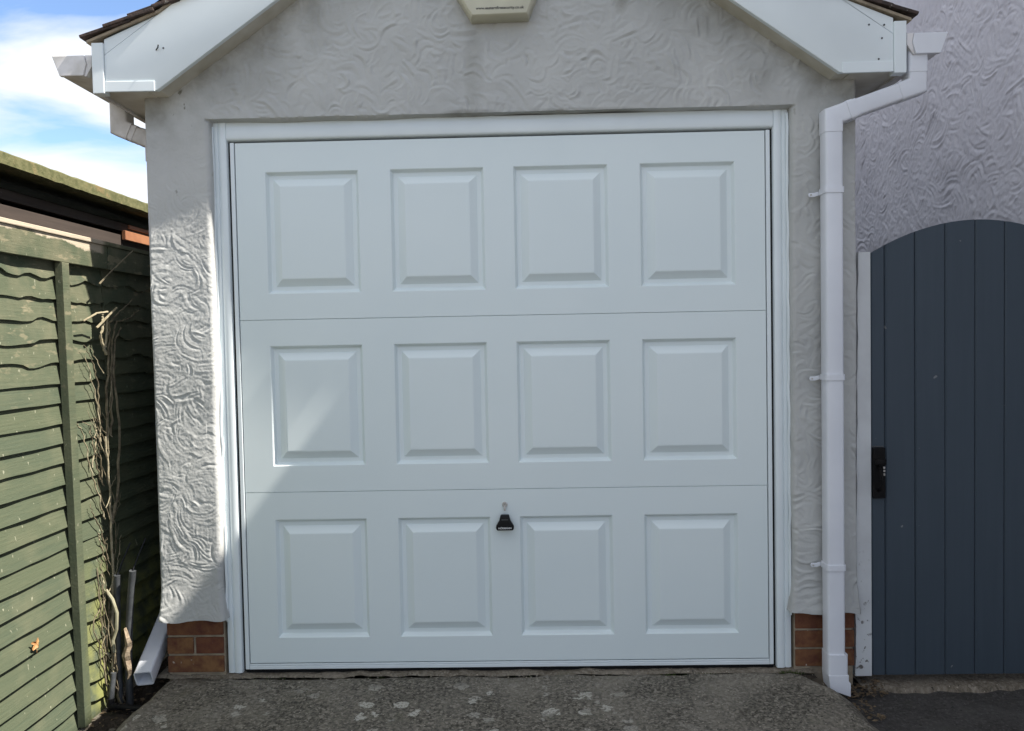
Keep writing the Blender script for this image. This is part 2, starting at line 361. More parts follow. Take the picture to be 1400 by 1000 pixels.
def grid_mesh(name, us, vs_, P, keep=None, rim=None):
    """P: (nu,nv,3) positions; keep: (nu-1,nv-1) mask; rim: function giving back positions of boundary vertices."""
    nu, nv = len(us), len(vs_); idx = np.arange(nu*nv).reshape(nu, nv)
    q = np.stack([idx[:-1,:-1], idx[1:,:-1], idx[1:,1:], idx[:-1,1:]], -1)
    q = q[keep] if keep is not None else q.reshape(-1, 4)
    V = P.reshape(-1, 3)
    if rim is not None:
        e = np.concatenate([q[:,[0,1]], q[:,[1,2]], q[:,[2,3]], q[:,[3,0]]]); key = np.sort(e, 1); code = key[:,0].astype(np.int64)*(nu*nv)+key[:,1]
        un, inv, cnt = np.unique(code, return_inverse=True, return_counts=True); be = e[cnt[inv] == 1]
        bv = np.unique(be); mapb = np.full(nu*nv, -1); mapb[bv] = np.arange(len(bv))+len(V)
        back = rim(V[bv]); q2 = np.stack([be[:,1], be[:,0], mapb[be[:,0]], mapb[be[:,1]]], -1)
        V = np.concatenate([V, back]); q = np.concatenate([q, q2])
    used = np.unique(q); mp_ = np.full(len(V), -1); mp_[used] = np.arange(len(used)); V = V[used]; q = mp_[q]
    m = bpy.data.meshes.new(name); m.vertices.add(len(V)); m.vertices.foreach_set('co', V.astype(np.float32).ravel())
    m.loops.add(q.size); m.loops.foreach_set('vertex_index', q.astype(np.int32).ravel())
    m.polygons.add(len(q)); m.polygons.foreach_set('loop_start', np.arange(0, q.size, 4, dtype=np.int32))
    m.update(calc_edges=True); m.validate(); m.shade_smooth()
    try: m.set_sharp_from_angle(angle=math.radians(65))
    except Exception: pass
    return m
def spans(*segs):
    a = []
    for x0, x1, d in segs:
        n = max(1, round((x1-x0)/d)); a += list(np.linspace(x0, x1, n, endpoint=False))
    return np.array(a+[segs[-1][1]])

# ================================================================== SETTING
def flat(name, x0, x1, y0, y1, z, mat):
    return structure(name, MB().add([(x0,y0,z),(x1,y0,z),(x1,y1,z),(x0,y1,z)], [(0,1,2,3)]).mesh(name), mat)
flat('ground', -400, 400, -400, 400, -0.30, MAT['ground_mat'])

# driveway slab, relief and broken edges
fd = Field(-1.7, 1.7, -2.2, 0.1, 0.008, 11)
fd.H = 0.0022*fd.smooth_noise(0.06, 0.06)+0.0011*fd.smooth_noise(0.014, 0.014)+0.003*fd.smooth_noise(0.3, 0.3)
xs = spans((-1.52,1.42,0.008)); ys = spans((-9,-2,0.25),(-2,-0.7,0.04),(-0.7,-0.038,0.008))
X, Y = np.meshgrid(xs, ys, indexing='ij')
wob = np.array([0.018*math.sin(y*9+1)+0.012*math.sin(y*23) for y in ys])[None, :]
cr = np.clip((Y+0.35)/0.33, 0, 1)
eR = 1.27+wob*0.7-0.13*cr**2.2; eL = -1.345+wob*0.6-0.0*cr
Z = -0.022+0.010*np.clip(-Y, 0, 1)*0-0.03*np.clip(-Y-0.3, 0, 6)*0.3+fd.sample(X, np.maximum(Y, -2.2))
Z = Z-0.11*np.clip((X-eR+0.05)/0.12, 0, 1)**1.6-0.11*np.clip((eL+0.03-X)/0.10, 0, 1)**1.6
cx = (np.clip((X+1.0)/0.35, -1, 1))
Y = Y-(Y > -0.0385)*(0.003+0.003*np.sin(X*19)*np.sin(X*7.3)+0.004*np.clip(np.sin(X*2.2-0.4), 0, 1))
Z = Z-(Y > -0.047)*0.002
P = np.stack([X, Y, Z], -1)
structure('driveway', grid_mesh('driveway', xs, ys, P), MAT['drive_concrete'])
# threshold strip under the door, a crack away from the slab
xs = spans((-1.40,1.20,0.012)); ys = spans((-0.0325,0.16,0.012))
X, Y = np.meshgrid(xs, ys, indexing='ij')
ft = Field(-1.5, 1.5, -0.2, 0.3, 0.008, 12); ft.H = 0.0018*ft.smooth_noise(0.03, 0.03)+0.001*ft.smooth_noise(0.012, 0.012)
Z = -0.016+ft.sample(X, Y)-0.006*np.clip((-0.024-Y)/0.008, 0, 1)
structure('threshold', grid_mesh('threshold', xs, ys, np.stack([X, Y, Z], -1)), MAT['threshold_concrete'])
flat('crack_soil', -1.32, 1.2, -0.062, -0.022, -0.0315, MAT['soil'])
# passage surface and gate step
xs = spans((1.10,2.29,0.012)); ys = spans((-9,-1,0.3),(-1,-0.02,0.012),(-0.02,6,0.3))
X, Y = np.meshgrid(xs, ys, indexing='ij'); fp = Field(1.0, 2.4, -1.1, 0.1, 0.01, 13); fp.H = 0.002*fp.smooth_noise(0.04, 0.04)+0.001*fp.smooth_noise(0.015, 0.015)
structure('passage_paving', grid_mesh('passage_paving', xs, ys, np.stack([X, Y, -0.10+fp.sample(X, Y)], -1)), MAT['asphalt'])
xs = spans((1.385,2.288,0.012)); ys = spans((-0.06,0.30,0.012)); X, Y = np.meshgrid(xs, ys, indexing='ij')
ft.H = 0.0025*ft.smooth_noise(0.03, 0.03)
Z = -0.083+ft.sample(X-1.8, Y)-0.04*np.clip((-0.03-Y+0.008*np.sin(X*23)+0.006*np.sin(X*57))/0.02, 0, 1)
structure('gate_step', grid_mesh('gate_step', xs, ys, np.stack([X, Y, Z], -1)), MAT['threshold_concrete'])
# soil gap between garage and fence
xs = spans((-1.62,-1.30,0.012)); ys = spans((-9,-1,0.3),(-1,0.4,0.012),(0.4,6,0.3)); X, Y = np.meshgrid(xs, ys, indexing='ij')
fs_ = Field(-1.7, -1.2, -1.1, 0.5, 0.008, 14); fs_.H = 0.008*fs_.smooth_noise(0.03, 0.03)+0.004*fs_.smooth_noise(0.01, 0.01)
Z = -0.125+fs_.sample(X, Y)+0.05*np.clip(-Y-0.15, 0, 0.8)
structure('soil_strip', grid_mesh('soil_strip', xs, ys, np.stack([X, Y, Z], -1)), MAT['soil'])

# ================================================================== GARAGE
garage = thing('garage', (0,0,-0.1), 'white rendered single garage with gabled tiled roof and panelled up-and-over door', 'garage')
# --- trowelled front wall
fw = Field(-1.42, 1.42, 0.15, 3.3, 0.0025, 21)
fw.H = 0.0012*fw.smooth_noise(0.02, 0.02)
fw.strokes(1900, (-1.42,1.42,2.1,3.25), (0.02,0.05), (0.03,0.08), 0.0085, 0.0024)
fw.strokes(560, (-1.40,-1.08,0.2,2.2), (0.028,0.065), (0.035,0.09), 0.0056, 0.00100)
fw.H += (0.00013*fw.smooth_noise(0.0032, 0.0032)+0.00022*fw.smooth_noise(0.008, 0.006)).astype(np.float32)
fw.strokes(260, (1.08,1.42,0.2,2.2), (0.03,0.07), (0.04,0.09), 0.009, 0.0018)
xs = spans((-1.365,-1.117,0.0025),(-1.117,1.117,0.0045),(1.117,1.365,0.004)); zs = spans((0.218,2.168,0.0027),(2.168,2.75,0.0042),(2.75,3.2,0.008))
X, Z = np.meshgrid(xs, zs, indexing='ij')
low = fw.smooth_noise(0.11, 0.16); keepH = fw.H.copy(); fw.H = low; Lo = fw.sample(X, Z); fw.H = keepH
soft = np.clip((Z-1.74)/0.22, 0, 1)*np.clip((2.35-Z)/0.1, 0, 1)*(X < -1.1)     # upper part of the left pier is smoother
h = fw.sample(X, Z)*(1-0.6*soft)+0.0008*Lo*(np.abs(X) > 1.1)+0.0016*Lo
flare = 0.016*np.clip((0.36-Z)/0.14, 0, 1)**1.5
def rnd_edge(d, rad): q = np.clip(rad-d, 0, rad); return rad-np.sqrt(np.maximum(rad*rad-q*q, 0))
Yw = -0.042-h-flare-0.017*np.clip((-1.117-X)/0.248, 0, 1)*np.clip((2.12-Z)/0.4, 0, 1)
pier = (Z <= 2.168)
Yw = Yw+np.where(pier, rnd_edge(np.abs(X)-1.117, 0.020), 0)+rnd_edge(1.365-np.abs(X), 0.012)
inside = np.abs(X) <= 1.13
Yw = Yw+np.where(inside & (Z > 2.16), rnd_edge(Z-2.168, 0.006), 0)
Xw = X+0.008*np.clip((-1.117-X)/0.248, 0, 1)*np.clip((2.12-Z)/0.3, 0, 1)+np.where(pier, 0.0022*Lo*(np.abs(X) < 1.16), 0)+np.sign(X)*flare*0.5*(np.abs(X) > 1.24)-np.sign(X)*flare*0.8*(np.abs(X) < 1.2)
edgewob = 0.004*np.sin(X*3.1+0.5)+0.002*np.sin(X*17)
Zw = Z+np.where((np.abs(Z-2.168) < 0.004) & (np.abs(X) < 1.12), edgewob, 0)+np.where(Z < 0.224, 0.004*np.sin(X*40), 0)
xc = (xs[:-1]+xs[1:])/2; zc = (zs[:-1]+zs[1:])/2; XC, ZC = np.meshgrid(xc, zc, indexing='ij')
top = np.where(np.abs(XC) > 1.24, 2.33, 2.256+0.70*(1.265-np.abs(XC))+0.08)
keep = ~((np.abs(XC) < 1.117) & (ZC < 2.168)) & (ZC < top)
def rimf(V):
    B = V.copy(); B[:,1] = 0.10; return B
wall = link('wall', grid_mesh('wall', xs, zs, np.stack([Xw, Yw, Zw], -1), keep, rimf), MAT['render_white'], garage)
for s in (-1, 1):
    mb = MB(); a, b_ = sorted((s*1.14, s*1.362)); mb.box(a, b_, 0.105, 5.6, -0.28, 2.30); part('side_wall', mb, MAT['render_white'], garage)
mb = MB(); mb.prism_y([(-1.136,-0.28),(1.136,-0.28),(1.136,2.3),(0,3.1),(-1.136,2.3)], 5.4, 5.6); part('back_wall', mb, MAT['render_white'], garage)
mb = MB(); mb.prism_y([(-1.10,2.2),(1.10,2.2),(1.10,2.30),(0,3.07),(-1.10,2.30)], 0.11, 0.22); part('inner_wall', mb, MAT['dark_void'], garage)
# --- brick plinths
bl = MB().box(-0.5,0.5,-0.5,0.5,-0.5,0.5).mesh('brick', 0.03); bl.materials.append(MAT['brick_red'])
courses = {-1: [[(-1.357,-1.131)], [(-1.357,-1.252),(-1.242,-1.131)], [(-1.357,-1.131)]],
            1: [[(1.131,1.360)], [(1.131,1.360)], [(1.131,1.360)]]}
for s in (-1, 1):
    a, b_ = sorted((s*1.128, s*1.355))
    pl = part('plinth', MB().box(a, b_, -0.010, 0.100, -0.12, 0.226), MAT['mortar'], garage)
    for c, row in enumerate(courses[s]):
        z0 = -0.003+c*0.075
        for (x0, x1) in row:
            o = link('brick', bl, None, pl); o.location = ((x0+x1)/2, 0.028+rnd.uniform(-.001,.001), z0+0.0325)
            o.scale = (x1-x0, 0.090, 0.065)
# --- door frame
fr = garage
for s in (-1, 1):
    prof = [(1.0612,0.05),(1.0612,-0.002),(1.0635,-0.006),(1.070,-0.0085),(1.084,-0.0085),(1.092,-0.005),(1.0945,-0.0015),(1.097,-0.006),(1.108,-0.0055),(1.1185,-0.001),(1.1185,0.05)]
    mb = MB(); mb.rings([[(s*x, y, z) for x, y in prof] for z in (-0.012, 2.168)]); part('door_jamb', mb, MAT['upvc'], garage, 0, True)
mb = MB(); prof = [(0.05,2.0985),(-0.002,2.0985),(-0.0065,2.102),(-0.0085,2.108),(-0.0085,2.150),(-0.003,2.1685),(0.05,2.1685)]
mb.rings([[(x, y, z) for y, z in prof] for x in (-1.0608, 1.0608)]); part('door_head', mb, MAT['upvc'], garage, 0, True)
# bead of sealant where jamb meets render
for s in (-1, 1):
    path = [(s*(1.114+0.0015*math.sin(k*1.7)+0.001*rnd.uniform(-1,1)), -0.010-0.002*math.sin(k*0.9), 0.2+k*0.05) for k in range(40)]
    part('sealant_bead', MB().tube(path, 0.0055, 6), MAT['upvc'], garage, 0, True)

# --- up-and-over door
door = part('garage_door', MB().box(-1.046,1.046,0.018,0.045,0.002,2.088), MAT['door_paint'], garage)
for s in (-1, 1):
    a, b_ = sorted((s*1.0345, s*1.0500)); part('edge_trim', MB().box(a, b_, -0.003, 0.035, 0.000, 2.090), MAT['upvc'], door, 0.002)
part('edge_trim', MB().box(-1.0335,1.0335,-0.004,0.0075,0.000,0.0135), MAT['upvc'], door, 0.002)
part('edge_trim', MB().box(-1.0335,1.0335,-0.0025,0.0075,0.0145,0.021), MAT['upvc'], door, 0.0015)
colx = (-0.732,-0.241,0.241,0.732); rowz = (0.3635,1.0535,1.7355); HW, HH = 0.1845, 0.239
sec = [(0.0250,0.7095),(0.7125,1.3935),(1.3965,2.088)]
for (z0, z1), rz in zip(sec, rowz):
    gx = [-1.0305]+[v for c in colx for v in (c-HW, c+HW)]+[1.0305]; gz = [z0, rz-HH, rz+HH, z1]
    mb = MB(); nx = len(gx)
    vsx = [(x, 0.0, z) for z in gz for x in gx]
    fs = [(j*nx+i, j*nx+i+1, (j+1)*nx+i+1, (j+1)*nx+i) for j in range(3) for i in range(nx-1) if not (j == 1 and i % 2 == 1)]
    mb.add(vsx, fs)
    e = 0.0012                                       # folded edges
    c0 = [(-1.0305,0,z0),(1.0305,0,z0),(1.0305,0,z1),(-1.0305,0,z1)]; c1 = [(-1.0305-e,0.007,z0-e),(1.0305+e,0.007,z0-e),(1.0305+e,0.007,z1+e),(-1.0305-e,0.007,z1+e)]
    mb.add(c0+c1, [(i,(i+1)%4,4+(i+1)%4,4+i) for i in range(4)])
    part('door_section', mb, MAT['door_paint'], door)
prof = [(0,0),(0.0022,0.0008),(0.0040,0.0030),(0.0110,0.0140),(0.0130,0.0158),(0.0160,0.0165),(0.0280,0.0165),(0.0303,0.0158),(0.0321,0.0142),(0.0560,0.0004),(0.0585,-0.0006),(0.0620,-0.0010)]
mb = MB(); mb.rings([[(-HW+d,y,-HH+d),(HW-d,y,-HH+d),(HW-d,y,HH-d),(-HW+d,y,HH-d)] for d, y in prof], cap=False)
n = len(mb.v); mb.f.append((n-4,n-3,n-2,n-1))
pm = mb.mesh('raised_panel'); pm.materials.append(MAT['door_paint'])
bmx = bmesh.new(); bmx.from_mesh(pm)                   # all normals must face -Y
for fc in bmx.faces:
    if fc.normal.y > 0: fc.normal_flip()
bmx.to_mesh(pm); bmx.free()
for cx_ in colx:
    for rz in rowz:
        o = link('raised_panel', pm, None, door); o.location = (cx_, 0, rz)
for z in (0.711, 1.395): part('seam', MB().box(-1.0335,1.0335,0.0062,0.0165,z-0.006,z+0.006), MAT['door_paint'], door)
for s in (-1, 1):
    a, b_ = sorted((s*1.0503, s*1.0609)); part('dark_gap_strip', MB().box(a, b_, 0.012, 0.030, -0.010, 2.095), MAT['black_plastic'], door)  # black strip added to darken the shaded gap between leaf and jamb
part('dark_gap_strip', MB().box(-1.0500,1.0500,0.004,0.030,-0.0145,-0.0005), MAT['black_plastic'], door)  # same added strip darkens the gap under the leaf
# lock and pull handle
mb = MB(); ring = lambda rr, y, cz=0.650: [(rr*math.cos(a*math.pi/8), y, cz+rr*math.sin(a*math.pi/8)) for a in range(16)]
mb.rings([ring(0.0105,0.001), ring(0.0105,-0.006), ring(0.0085,-0.009), ring(0.004,-0.009), ring(0.0035,-0.006)]); part('lock_cylinder', mb, MAT['steel'], door, 0, True)
mb = MB().box(-0.0035,0.0035,-0.018,-0.002,0.6285,0.643); part('lock_plate', mb, MAT['steel'], door, 0.001)
hs = [(-0.036,0.562),(-0.031,0.553),(0.031,0.553),(0.036,0.562),(0.034,0.572),(0.022,0.592),(0.0165,0.614),(-0.0165,0.614),(-0.022,0.592),(-0.034,0.572)]
part('handle', MB().prism_y(hs, -0.034, -0.012), MAT['black_plastic'], door, 0.006, True, 3)
part('handle_neck', MB().prism_y([(-0.012,0.578),(0.012,0.578),(0.012,0.606),(-0.012,0.606)], -0.012, 0.002), MAT['black_plastic'], door, 0.002)
part('handle_crest', MB().prism_y([(-0.0135,0.5945),(0.0135,0.5945),(0.0125,0.598),(-0.0125,0.598)], -0.0350, -0.0335), MAT['hose_grey'], door)
def lettering(txt, size, loc, mat, parent, name='lettering', bold=0.0):
    c = bpy.data.curves.new(name, 'FONT'); c.body = txt; c.size = size; c.align_x = 'CENTER'; c.align_y = 'CENTER'; c.extrude = 0.0003; c.offset = bold
    tmp = bpy.data.objects.new('tmp_text', c); COL.objects.link(tmp)
    dg = bpy.context.evaluated_depsgraph_get(); me = bpy.data.meshes.new_from_object(tmp.evaluated_get(dg))
    bpy.data.objects.remove(tmp); me.transform(Matrix.Translation(Vector(loc)) @ Matrix.Rotation(math.radians(90), 4, 'X'))
    me.materials.clear(); me.materials.append(mat); return link(name, me, None, parent)
lettering('HÖRMANN', 0.0100, (0, -0.0345, 0.5625), MAT['print_white'], door, bold=0.0002)

# --- verge, soffit, fascia
def bargeline(x): return 2.256+0.70*(1.265-abs(x))
for s in (-1, 1):
    S_ = lambda pts: pts if s < 0 else [(-x, z) for x, z in reversed(pts)]
    # main sloping board (mirrored): bottom edge to cover-trim line
    pts = [(-1.459,2.259),(-1.265,2.256),(-0.0005,bargeline(0)),(-0.0005,bargeline(0)+0.275),(-1.446,2.399),(-1.459,2.392)]
    pts = [(-1.459,2.259),(-1.265,2.256),(-0.0005,3.1415),(-0.0005,3.4112),(-1.459,2.3902)]
    part('barge_board', MB().prism_y(S_(pts), -0.140, -0.118), MAT['upvc'], garage, 0.003, True)
    pts = [(-1.459,2.3925),(-0.0005,3.4135),(-0.0005,3.4300),(-1.255,2.5330),(-1.459,2.4480)]
    part('verge_board', MB().prism_y(S_(pts), -0.1375, -0.120), MAT['upvc'], garage)
    pts = [(-1.458,2.253),(-1.272,2.252),(-1.272,2.290),(-1.458,2.292)]
    part('edge_trim', MB().prism_y(S_(pts), -0.1435, -0.1345), MAT['upvc'], garage, 0.002)
    a, b_ = sorted((s*1.4595, s*1.5035)); part('corner_board', MB().box(a, b_, -0.147, -0.105, 2.247, 2.434), MAT['upvc'], garage, 0.003)
    a, b_ = sorted((s*1.490, s*1.5015)); part('fascia', MB().box(a, b_, -0.1045, 5.65, 2.250, 2.430), MAT['old_gutter'], garage)
    a, b_ = sorted((s*1.31, s*1.489)); part('soffit', MB().box(a, b_, -0.117, 5.65, 2.2585, 2.268), MAT['soffit_white'], garage)
    # sloping soffit strip behind the barge board
    pts = [(-1.309,2.2605),(-1.262,2.2605),(-0.0005,3.1455),(-0.0005,3.157),(-1.309,2.2715)]
    part('verge_soffit', MB().prism_y(S_(pts), -0.1175, -0.020), MAT['soffit_white'], garage)
    # screws
    for (x, z) in ([(1.37,2.425),(1.425,2.423),(1.417,2.375),(1.405,2.300)] if s > 0 else [(-1.235,2.41)]):
        mb = MB(); mb.rings([[(x+0.0035*math.cos(k*math.pi/4), y, z+0.0035*math.sin(k*math.pi/4)) for k in range(8)] for y in (-0.139, -0.1418)]); part('screw', mb, MAT['hose_grey'], garage)
mb = MB().tube([(-1.262,-0.143,2.402),(-1.252,-0.149,2.409),(-1.247,-0.155,2.417)], [0.002,0.0025,0.0025], 6); part('loose_nail', mb, MAT['hose_grey'], garage)

# --- roof: plain tiles, flatter sprocket at the eaves
def roofz(x):          # underside of the tiling
    x = abs(x)
    return 2.537+0.70*(1.245-x) if x < 1.245 else 2.537-0.385*(x-1.245)
mb = MB()
for s in (-1, 1):
    P_ = [(-1.52,roofz(1.52)+0.001),(-1.245,roofz(1.245)+0.001),(-0.001,roofz(0))]
    P2 = [(x, z+0.010) for x, z in reversed(P_)]
    pts = P_+P2
    if s > 0: pts = [(-x, z) for x, z in reversed(pts)]
    mb.prism_y(pts, -0.149, 5.7)
roof = part('roof', mb, MAT['mortar'], garage)
def tile_mesh(w, l, th):
    m = MB(); yy = [0, w*0.5, w]
    m.rings([[(0,y,0),(l,y,0),(l,y,th),(0,y,th)] for y in yy]); return m.mesh('roof_tile', 0.0025)
tm = tile_mesh(0.163, 0.20, 0.012); tm.materials.append(MAT['tile_brown'])
rest = MB()
ncol = 35
for s in (-1, 1):
    x = 1.540; k = 0
    while x > 0.05:
        slope = 0.385 if x > 1.245 else 0.70
        ang = math.atan(slope)
        tilt = ang-0.065
        zt = roofz(x)+0.012+0.013
        for c in range(ncol):
            y = -0.161+(0.082 if k % 2 else 0)*(c > 0)+c*0.166+ (0 if c else rnd.uniform(-0.004,0.004))
            tl = tilt+rnd.uniform(-0.012, 0.012)
            if c == 0 or (c < 3 and k < 26):
                o = link('roof_tile', tm, None, roof)
                o.location = (s*x, y if s > 0 else y+0.163, zt+rnd.uniform(-0.003,0.003))
                o.rotation_euler = (0, tl, math.pi if s > 0 else 0)
                if s > 0: o.location.y = y+0.163
                else: o.location.y = y
                o.rotation_euler = (0, -tl, math.pi) if s > 0 else (0, -tl, 0)
            elif y < 5.6:
                ca, sa = math.cos(tl), math.sin(tl)
                def tp(a, b, h): return (s*(x-(a*ca-h*sa)), y+b, zt+a*sa+h*ca)
                rest.add([tp(0,0,0),tp(0.2,0,0),tp(0.2,0.163,0),tp(0,0.163,0),tp(0,0,0.012),tp(0.2,0,0.012),tp(0.2,0.163,0.012),tp(0,0.163,0.012)],
                         [(0,3,2,1),(4,5,6,7),(0,1,5,4),(1,2,6,5),(2,3,7,6),(3,0,4,7)])
        x -= 0.098*math.cos(ang); k += 1
o = part('roof_tiles', rest, MAT['tile_brown'], roof); o['kind'] = 'stuff'
mb = MB(); 
for c in range(13):
    y0 = -0.18+c*0.455
    mb.rings([[(0.115*math.cos(a*math.pi/8), y, 3.405+0.10*math.sin(a*math.pi/8)) for a in range(9)] for y in (y0, y0+0.45)])
part('ridge', mb, MAT['tile_brown'], roof)

# --- gutters with stop ends
for s in (-1, 1):
    gp = [(1.512,2.388),(1.512,2.352),(1.532,2.318),(1.626,2.318),(1.652,2.384),(1.647,2.385),(1.622,2.323),(1.535,2.323),(1.517,2.353),(1.517,2.388)]
    mb = MB(); mb.rings([[(s*x, y, z) for x, z in gp] for y in (-0.128, 5.6)], cap=True); g = part('gutter', mb, MAT['old_gutter'], garage)
    ep = [(1.534,2.390),(1.527,2.358),(1.538,2.315),(1.628,2.315),(1.655,2.390)]
    mb = MB(); q = [(s*x, z) for x, z in ep]; q = q if s < 0 else q[::-1]; mb.prism_y(q, -0.146, -0.1285); part('stop_end', mb, MAT['old_gutter'] if s < 0 else MAT['pipe_white'], g, 0.003)
    ep = [(1.508,2.392),(1.508,2.350),(1.530,2.314),(1.5375,2.313),(1.5265,2.358),(1.5335,2.392)]
    mb = MB(); q = [(s*x, z) for x, z in ep]; q = q if s < 0 else q[::-1]; mb.prism_y(q, -0.140, -0.116); part('end_collar', mb, MAT['old_gutter'], g, 0.002)

# --- downpipes
def sq_ring(c, a, b, h, rr=0.010):
    pts = []
    for (sa, sb, st) in ((1,1,0),(-1,1,1),(-1,-1,2),(1,-1,3)):
        for k in range(4):
            th = st*math.pi/2+k*math.pi/6
            pts.append(c+a*(sa*(h-rr)+rr*math.cos(th))+b*(sb*(h-rr)+rr*math.sin(th)))
    return pts
def sq_pipe(path, h, normal):
    P_ = [Vector(p) for p in path]; nrm = Vector(normal); rings = []
    for i, p in enumerate(P_):
        t0 = (P_[i]-P_[i-1]).normalized() if i else None; t1 = (P_[i+1]-P_[i]).normalized() if i < len(P_)-1 else None
        if t0 is None: t, k = t1, 1
        elif t1 is None: t, k = t0, 1
        else:
            t = (t0+t1).normalized(); k = 1/max(0.3, t.dot(t0))
        a = nrm.cross(t).normalized()
        base = sq_ring(Vector((0,0,0)), Vector((1,0,0)), Vector((0,1,0)), h)
        rings.append([p+a*(q.x*k)+nrm*q.y for q in base])
    return MB().rings(rings)
PY = -0.0975
dp = part('downpipe', sq_pipe([(1.2475,PY,2.06),(1.2475,PY,0.02)], 0.0325, (0,1,0)), MAT['pipe_white'], garage, 0, True)
part('elbow', sq_pipe([(1.555,PY,2.345),(1.555,PY,2.255)], 0.0355, (0,1,0)), MAT['pipe_white'], dp, 0, True)
part('elbow', sq_pipe([(1.555,PY,2.300),(1.555,PY,2.208),(1.49,PY,2.186)], 0.0340, (0,1,0)), MAT['pipe_white'], dp, 0, True)
part('offset_pipe', sq_pipe([(1.53,PY,2.1995),(1.30,PY,2.1217)], 0.0322, (0,1,0)), MAT['pipe_white'], dp, 0, True)
part('elbow', sq_pipe([(1.335,PY,2.1335),(1.2475,PY,2.104),(1.2475,PY,2.045)], 0.0342, (0,1,0)), MAT['pipe_white'], dp, 0, True)
part('collar', sq_pipe([(1.322,PY,2.129),(1.300,PY,2.1217)], 0.0362, (0,1,0)), MAT['pipe_white'], dp, 0, True)
part('collar', sq_pipe([(1.251,PY,0.088),(1.251,PY,0.008)], 0.0372, (0,1,0)), MAT['pipe_white'], dp, 0, True)
part('shoe', MB().prism_y([(1.220,-0.045),(1.296,-0.072),(1.2965,-0.020),(1.289,-0.012),(1.289,0.012),(1.214,0.012)], -0.136, -0.062), MAT['pipe_white'], dp, 0.003)
for z in (1.832, 1.136, 0.418):
    mb = MB(); base = sq_ring(Vector((0,0,0)), Vector((1,0,0)), Vector((0,1,0)), 0.0362)
    mb.rings([[Vector((1.2475+q.x, PY+q.y, z+dz)) for q in base] for dz in (-0.011, 0.011)])
    br = part('bracket', mb, MAT['pipe_white'], dp, 0, True)
    mb = MB(); mb.add([], [])
    mb.prism_y([(1.214,z-0.009),(1.214,z+0.006),(1.197,z+0.001),(1.178,z+0.001),(1.174,z-0.007),(1.178,z-0.015),(1.197,z-0.015)], -0.064, -0.058)
    part('bracket_ear', mb, MAT['pipe_white'], dp, 0.002)
    mb = MB(); mb.rings([[(1.184+0.0035*math.cos(k*math.pi/4), y, z-0.007+0.0035*math.sin(k*math.pi/4)) for k in range(8)] for y in (-0.0635,-0.0665)]); part('screw', mb, MAT['steel'], dp)
# left downpipe, running down the side and kicked forward at the foot
dl = part('downpipe', sq_pipe([(-1.436,0.20,2.09),(-1.436,0.20,0.14)], 0.0325, (0,1,0)), MAT['pipe_white'], garage, 0, True)
part('elbow', sq_pipe([(-1.578,0.20,2.345),(-1.578,0.20,2.212),(-1.535,0.20,2.193)], 0.036, (0,1,0)), MAT['old_gutter'], dl, 0, True)
part('offset_pipe', sq_pipe([(-1.56,0.20,2.204),(-1.47,0.20,2.164)], 0.0325, (0,1,0)), MAT['old_gutter'], dl, 0, True)
part('collar', sq_pipe([(-1.525,0.20,2.1885),(-1.513,0.20,2.183)], 0.0352, (0,1,0)), MAT['old_gutter'], dl, 0, True)
part('elbow', sq_pipe([(-1.495,0.20,2.175),(-1.436,0.20,2.155),(-1.436,0.20,2.07)], 0.0352, (0,1,0)), MAT['old_gutter'], dl, 0, True)
# open-ended foot pipe
a0, a1 = Vector((-1.458,0.21,0.140)), Vector((-1.413,-0.10,0.010))
t = (a1-a0).normalized(); ax_ = Vector((1,0,0)); ax_ = (ax_-t*ax_.dot(t)).normalized(); bx_ = t.cross(ax_)
cut = lambda rg: rg
R4 = [sq_ring(a0, ax_, bx_, 0.0335), cut(sq_ring(a1, ax_, bx_, 0.0335)), cut(sq_ring(a1, ax_, bx_, 0.0290, 0.007)), sq_ring(a0, ax_, bx_, 0.0290, 0.007)]
part('shoe', MB().rings(R4, cap=False), MAT['pipe_white'], dl, 0, True)

# ================================================================== THINGS ON AND AROUND THE GARAGE
al = thing('alarm_box', (0.012,-0.045,2.505), 'yellowed cream alarm box with a printed web address on the gable', 'alarm box')
ob = [(-0.089,2.507),(0.129,2.510),(0.165,2.60),(0.165,2.76),(0.125,2.83),(-0.10,2.83),(-0.145,2.76),(-0.145,2.60)]
ib = [(0.012+(x-0.012)*0.93, 2.66+(z-2.66)*0.95) for x, z in ob]
mb = MB(); mb.rings([[(x,-0.040,z) for x, z in ob],[(x,-0.075,z) for x, z in ob],[(0.012+(x-0.012)*0.985,-0.098,2.66+(z-2.66)*0.985) for x, z in ob],[(x,-0.108,z) for x, z in ib]])
part('case', mb, MAT['alarm_cream'], al, 0.002, True)
lettering('www.easternfiresecurity.co.uk', 0.0145, (0.021, -0.1083, 2.537), MAT['print_black'], al, bold=0.0003)

